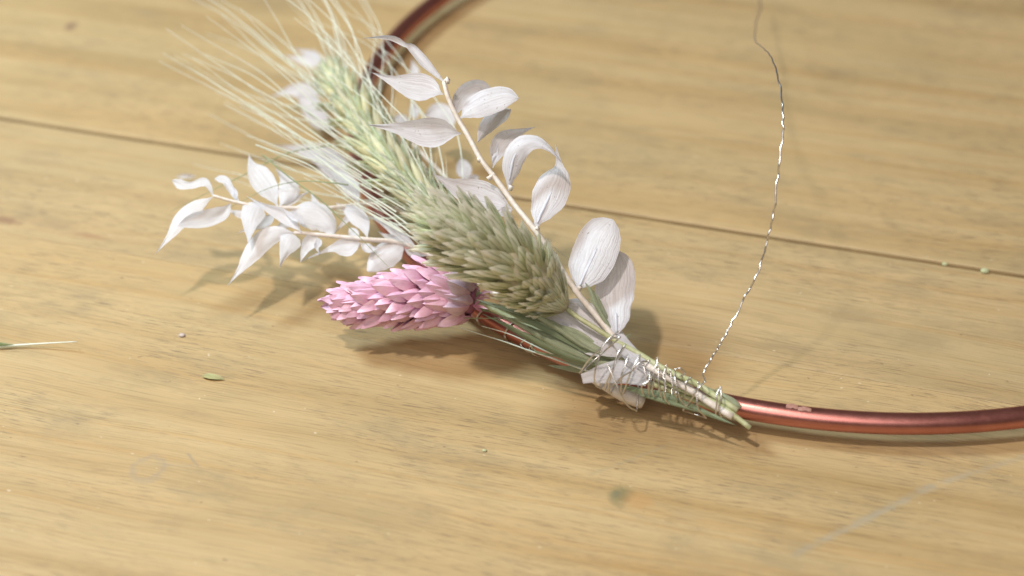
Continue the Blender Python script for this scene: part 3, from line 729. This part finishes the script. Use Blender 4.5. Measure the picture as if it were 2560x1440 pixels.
for i in range(nodes):
    t = (i + .3) / nodes; u = t * (len(earA) - 1); k = min(int(u), len(earA) - 2)
    p = earA[k].lerp(earA[k + 1], u - k); d = (earA[k + 1] - earA[k]).normalized()
    tow = (-FWD - d * (-FWD).dot(d)).normalized(); left = d.cross(tow)
    if left.dot(RIGHT) > 0: left = -left
    side = 1 if i % 2 else -1
    for az, fl in ((-8, 37), (50, 32), (-60, 30), (84, 20)):
        a = math.radians(az) + r_.uniform(-.12, .12)
        rd = (left * side) * math.cos(a) + tow * math.sin(a)
        f = math.radians(fl + r_.uniform(-5, 5)) * (1.0 if t < .85 else .55)
        yd = d * math.cos(f) + rd * math.sin(f); zd = rd * math.cos(f) - d * math.sin(f)
        sc = (1.0 - .22 * max(0, t - .6) / .4) * r_.uniform(.92, 1.1)
        pos = p + rd * 1.3
        place(r_.choice(spk), "spikelet", ear, pos, yd, zd, (sc, sc, sc))
        if az == 84 or (az == -60 and i % 2): continue
        tip = pos + yd * 9.0 * sc
        Ln = r_.uniform(38, 54)
        spread = left * (.30 if side > 0 else .02) * math.cos(a) + tow * .10 * math.sin(a)
        d1 = (yd * .75 + d * .25).normalized()
        d2 = (d + spread + left * .10 + Vector((0, 0, r_.uniform(-.08, .10)))).normalized()
        m1 = tip + d1 * Ln * .3; m2 = m1 + (d1 * .35 + d2 * .65).normalized() * Ln * .35; e = m2 + (d2 + left * r_.uniform(-.08, .12)).normalized() * Ln * .35
        awn(ear, [tip - yd * 1.2, m1, m2, e], r_.uniform(.125, .18), MAT['awn'])
# long awns of the left flank, each with its own sweep
for (x0, y0, z0), (x1, y1), (x2, y2), dz in (((905, 440, 19), (690, 305), (398, 152), 7), ((930, 470, 18), (640, 272), (408, 132), 9), ((900, 410, 20), (640, 225), (414, 72), 12), ((880, 370, 21), (650, 180), (452, 62), 14),
                                             ((985, 545, 17), (790, 430), (640, 362), 6), ((1010, 580, 16), (830, 470), (655, 388), 5), ((990, 530, 18), (760, 370), (560, 262), 9), ((1020, 560, 17), (800, 400), (600, 250), 11),
                                             ((870, 330, 22), (690, 170), (515, 40), 16), ((1045, 600, 15), (900, 520), (760, 445), 5), ((860, 300, 22), (720, 150), (600, 20), 18), ((840, 270, 23), (720, 100), (640, -40), 18),
                                             ((1040, 590, 16), (880, 460), (735, 365), 8), ((960, 480, 19), (720, 320), (470, 170), 10)):
    awn(ear, [W(x0, y0, z0), W((x0 + x1) / 2, (y0 + y1) / 2 + 4, z0 + dz * .3), W(x1, y1, z0 + dz * .55), W(x2, y2, z0 + dz)], .17, MAT['awn'])
for c in ([(830, 362, 20), (729, 381, 19), (616, 434, 17), (535, 474, 15), (425, 529, 13)], [(870, 462, 20), (822, 456, 21), (751, 454, 21), (672, 471, 20), (569, 521, 17)],
          [(655, 388, 24), (735, 452, 22), (800, 500, 20), (860, 556, 18), (920, 615, 15), (972, 668, 13)], [(640, 362, 24), (779, 418, 22), (880, 500, 19), (985, 560, 17), (1060, 620, 15)]):
    awn(ear, [W(*q) for q in c], .15, MAT['awn_dark'] if c[0][0] != 640 else MAT['awn'], n=24)
stem("stem", [(1150, 590, 15), (1230, 670, 11), (1350, 765, 9), (1480, 855, 9), (1580, 915, 9), (1700, 972, 8), (1793, 1010, 7.4), (1876, 1070, 5)], .6, .5, MAT['green_stem'], ear, n=44)
# its rachis tip and fine strands behind the tall sprig
for c in ([(1284, 505, 26), (1320, 560, 22), (1362, 600, 18), (1432, 656, 13)], [(1470, 700, 15), (1480, 740, 13), (1500, 790, 11), (1520, 840, 10)]):
    awn(ear, [W(*q) for q in c], .16, MAT['awn'])

# ------------------------------------------------------------------ grass tuft caught in the binding
tuft = thing("grass_tuft", "flat green grass blades fanning out below the white leaves at the binding", "dried grass", W(1450, 900, 0))
for pts, hw, z0, dd, kw in (
        ([(1570, 905), (1500, 880), (1430, 845), (1350, 812), (1255, 792)], 13, 9, 1, {}),
        ([(1560, 905), (1480, 880), (1400, 850), (1320, 817)], 12, 8.5, 1, {}),
        ([(1540, 900), (1460, 866), (1392, 820), (1300, 770), (1220, 760)], 7, 9.5, 0, {}),
        ([(1480, 870), (1390, 815), (1290, 780), (1200, 756)], 9, 9.5, 0, {}),
        ([(1500, 900), (1420, 850), (1330, 806), (1262, 776)], 9, 9, 0, dict(mat='blade_dark')),
        ([(1490, 908), (1395, 876), (1315, 838), (1205, 784)], 9, 8.6, -1, dict(mat='blade_dark')),  # dark blades along the hoop are added, standing in for shade on it
        ([(1470, 905), (1400, 884), (1335, 855), (1262, 818)], 7, 7.8, -1, dict(mat='blade_dark')),
        ([(1520, 922), (1420, 890), (1325, 842), (1226, 786)], 6, 9.5, 0, dict(mat='blade_dark')),
        ([(1500, 908), (1410, 872), (1325, 828), (1240, 780)], 7, 9.5, 0, {}),
        ([(1460, 862), (1370, 822), (1270, 776), (1190, 748)], 10, 10, 0, {}),
        ([(1480, 885), (1400, 858), (1320, 820), (1235, 782)], 8, 9, 0, {}),
        ([(1550, 910), (1480, 890), (1400, 862), (1322, 830)], 13, 8, 0, {}),
        ([(1545, 912), (1470, 897), (1405, 882), (1338, 857)], 15, 7.5, 0, {}),
        ([(1560, 915), (1500, 905), (1440, 898), (1372, 886)], 16, 7, 0, {}),
        ([(1540, 918), (1490, 914), (1440, 905), (1395, 893)], 13, 6.5, 0, {}),
        ([(1530, 930), (1470, 927), (1420, 921), (1368, 913)], 9, 5, 0, {}),
        ([(1520, 890), (1450, 850), (1380, 800)], 9, 9.5, 0, {}),
        ([(1510, 880), (1440, 835), (1390, 812)], 12, 9.8, 0, {}),
        ([(1600, 935), (1520, 915), (1460, 905)], 12, 8.5, 0, {}),
        ([(1555, 966), (1626, 984), (1664, 992), (1711, 1008), (1776, 1032)], 12, 8.5, -3.5, dict(mat='blade_dark')),
        ([(1600, 988), (1680, 1008), (1740, 1030)], 6, 8, -3, dict(mat='blade_dark')),
        ([(1680, 990), (1760, 1030), (1842, 1064)], 7, 8, -4, dict(mat='blade_dark')),
        ([(1553, 862), (1563, 850), (1577, 833)], 8, 12, 1, {}),
        ([(1515, 810), (1495, 770), (1478, 730), (1462, 705)], 7, 14, 0, {}),
        ([(1528, 815), (1508, 775), (1492, 742), (1478, 722)], 5, 13, 0, {}),
        ([(1532, 830), (1512, 800), (1490, 765), (1468, 745)], 6, 13, 0, {})):
    kw = dict(kw)
    leaf("blade", pts, hw, tuft, MAT[kw.pop('mat', 'blade')], z0=z0, dd=dd, cup=-.5, profile='blade', nl=12, nw=4, ripple=.35, **kw)
for c in ([(1480, 930, 6.5), (1400, 902, 6), (1300, 868, 6), (1220, 842, 6), (1150, 818, 6)], [(1470, 912, 7), (1380, 884, 7), (1290, 842, 7), (1204, 815, 7)],
          [(1430, 830, 9), (1340, 803, 9), (1270, 797, 9), (1146, 794, 9)], [(1420, 840, 8), (1320, 812, 8), (1250, 788, 8.5), (1185, 772, 9)],
          [(1460, 880, 8), (1380, 830, 8.5), (1290, 790, 9), (1215, 765, 9.5)], [(1400, 893, 6), (1345, 880, 6.5), (1330, 866, 6)]):
    awn(tuft, [W(*q) for q in c], .24, MAT['awn'] if c[0][1] > 900 else MAT['awn_dark'], n=20)

# ------------------------------------------------------------------ silver binding wire
def cpx(x, y): return (1420 + x / 5.3333, 820 + y / 5.3333)
strands = [
    [(670, 40), (540, 150), (440, 270), (290, 410), (155, 600)],
    [(690, 130), (580, 140), (480, 220), (430, 340), (370, 540), (350, 680), (375, 770), (440, 800)],
    [(760, 240), (700, 290), (650, 370), (620, 490), (560, 620), (510, 740), (490, 830)],
    [(735, 270), (660, 380), (620, 510), (570, 650), (540, 800), (570, 870)],
    [(800, 380), (770, 480), (715, 620), (710, 760), (700, 880)],
    [(530, 490), (570, 580), (640, 740), (690, 860), (740, 960), (830, 1060), (920, 1100)],
    [(960, 360), (900, 470), (830, 610), (780, 750), (730, 880)],
    [(1090, 440), (960, 460), (860, 560), (700, 670), (600, 760)],
    [(1000, 480), (1030, 600), (1070, 720), (1075, 840), (1090, 930)],
    [(1090, 590), (1080, 700), (985, 770), (1000, 870), (1040, 900)],
    [(1195, 400), (1190, 470), (1140, 580), (1150, 690), (1120, 820), (1150, 910), (1210, 920)],
    [(1205, 500), (1205, 640), (1210, 760), (1240, 900), (1300, 1000)],
    [(1310, 500), (1270, 650), (1300, 700), (1280, 830), (1290, 930), (1350, 1010), (1400, 1000)],
    [(1360, 560), (1380, 700), (1400, 790), (1440, 900), (1460, 960), (1450, 1000)],
    [(1430, 560), (1490, 538), (1560, 600), (1500, 640)],
    [(1640, 660), (1570, 730), (1570, 850), (1510, 980)],
    [(1420, 620), (1440, 760), (1500, 950), (1600, 1070)],
    [(2030, 790), (1980, 900), (1985, 980), (1970, 1150), (2000, 1210)],
    [(2040, 800), (2040, 930), (2010, 1060), (2040, 1190)],
    [(1740, 720), (1725, 880), (1720, 990), (1745, 1090), (1800, 1150), (1840, 1200)],
    [(1535, 1100), (1640, 960), (1720, 830), (1770, 770), (1830, 710)],
]
pts3 = []
def bundle_depth(px, py):
    x = min(max(px, 1440), 1850); z = 12.2 - 5.9 * (x - 1500) / 350
    yc = 905 + (x - 1500) * .36
    return depth_of(x, yc, z)
for i, sd in enumerate(strands):
    n = max(10, len(sd) * 4)
    cs = catmull([cpx(*q) for q in sd], n)
    for k, c in enumerate(cs):
        u = k / (n - 1)
        r = 3.3 - .8 * max(0, min(1, (c[0] - 1480) / 320))
        pts3.append(at_depth(c[0], c[1], bundle_depth(*c) - r * (.02 + .78 * (1 - (u if i + 1 < len(strands) else 1 - u)) + .60 * math.sin(math.pi * u))))
    if i + 1 < len(strands):
        a, b = np.array(cpx(*sd[-1])), np.array(cpx(*strands[i + 1][0]))
        for f in (.25, .5, .75):
            c = a + (b - a) * f
            q = at_depth(c[0], c[1], bundle_depth(*c) + 2.4 * math.sin(math.pi * f))
            pts3.append(q)
loose = [(1757, 936, 11), (1768, 913, 12), (1786, 884, 13.5), (1801, 862, 14.5), (1817, 832, 16), (1838, 792, 18), (1860, 745, 20.5), (1885, 705, 23), (1905, 655, 26), (1920, 600, 29.5), (1930, 550, 33), (1938, 500, 36.5),
         (1945, 440, 40), (1950, 390, 43), (1957, 330, 46), (1958, 300, 47.5), (1955, 260, 48.5), (1950, 215, 49), (1937, 170, 48), (1920, 135, 45), (1900, 115, 40), (1887, 100, 35), (1886, 85, 30), (1893, 50, 24), (1900, 10, 19), (1896, -60, 14)]
lo = catmull(loose, 190)
for i, c in enumerate(lo):
    k = min(1, i / 10)
    jx = 4.2 * k * noise.noise(Vector((i * .33, 2.5, 2.2))) ; jz = .34 * k * noise.noise(Vector((i * .29, 7.5, 1.2)))
    pts3.append(W(c[0] + jx, c[1], c[2] + jz))
for q in pts3:
    if q.z < .35: q.z = .35
wire = thing("binding_wire", "thin silver wire wound round the stems with a crinkled loose end rising behind", "wire", W(1700, 960, 0))
pp = [Vector(c) for c in catmull([tuple(p) for p in pts3], len(pts3) * 3)]
nw_ = len(pp); cut = (len(pts3) - len(lo)) * 3
V, Fc = tube_geo(pp, [.15 + .035 * min(1, max(0, (i - cut) / 40)) for i in range(nw_)], 6)
mesh_obj("wire_strand", V, Fc, MAT['wire'], wire)
# turns of the same wire round the bare hoop further left
for px, tilt in ((1214, .012), (1282, .006), (1320, .03), (1342, .02), (1349, -.01)):
    th = ring_theta(px); P = []
    for k in range(26):
        ph = 2 * math.pi * k / 25
        P.append(ring_point(th + tilt * math.sin(ph * .5) , ph, RT + .24))
    V, Fc = tube_geo(P, .19, 5)
    mesh_obj("wire_turn", V, Fc, MAT['wire'], wire)

# ------------------------------------------------------------------ litter on the table
husk = thing("fallen_husk", "single pale green husk fallen on the boards left of the pink head", "husk", W(530, 944, 0))
me = scale_mesh("husk_shell", 4.3, 1.35, .8, MAT['green_scale'], 1.2, -.02, 8, 6)
a, b = W(506, 940, .35), W(557, 947, .35)
me.materials[0] = MAT['husk']
place(me, "shell", husk, a, b - a, Vector((0, .25, 1)))
straw = thing("grass_straw", "thin dry straw with a green end lying at the left edge of the photo", "straw", W(60, 862, 0))
P = [W(*c) for c in catmull([(-60, 872, .7), (0, 866, .6), (60, 862, .7), (120, 858, 1.2), (192, 854, 2.2)], 20)]
V, Fc = tube_geo(P, [.34 - .25 * i / 19 for i in range(20)], 6); mesh_obj("stalk", V, Fc, MAT['awn'], straw)
leaf("blade", [(-60, 858), (-10, 860), (36, 862)], 6, straw, MAT['awn_dark'], z0=1.6, cup=-.3, profile='blade', nl=8, nw=3)
petal = thing("fallen_leaf", "small blurred white leaf lying behind the far left sprig tips", "leaf", W(465, 441, 0))
leaf("leaf_blade", [(440, 443), (465, 440), (490, 442)], 6, petal, MAT['leaf_clean'], z0=1.6, cup=.2, profile='ovate', nl=8, nw=3, zmin=.4)
def crumb(name, label, px, py, r, mat, seed, cat="crumb"):
    r_ = random.Random(seed); c = W(px, py, r * .5); V, Fc = [], []
    nu, nv = 8, 5
    for j in range(nv + 1):
        ph = -math.pi / 2 + math.pi * j / nv
        for i in range(nu):
            th = 2 * math.pi * i / nu; k = r * (1 + .5 * noise.noise(Vector((i, j, seed))))
            V.append(c + Vector((1.3 * k * math.cos(ph) * math.cos(th), k * math.cos(ph) * math.sin(th), .6 * k * math.sin(ph))))
    for j in range(nv):
        for i in range(nu):
            Fc.append((j * nu + i, j * nu + (i + 1) % nu, (j + 1) * nu + (i + 1) % nu, (j + 1) * nu + i))
    return tag(mesh_obj(name, V, Fc, mat, origin=(c.x, c.y, 0)), label, cat)
crumb("plant_crumb", "pale green crumb in the dark board joint nearest the right edge", 2462, 677, .75, MAT['crumb'], 3)
crumb("plant_crumb", "tiny green crumb on the board joint right of the loose wire", 2362, 660, .5, MAT['crumb'], 5)
crumb("grit_crumb", "small greyish crumb on the boards left of the pink head", 455, 838, .5, MAT['grit'], 8)
crumb("plant_crumb", "minute green fleck on the bare boards below the binding", 1211, 1126, .35, MAT['crumb'], 11)
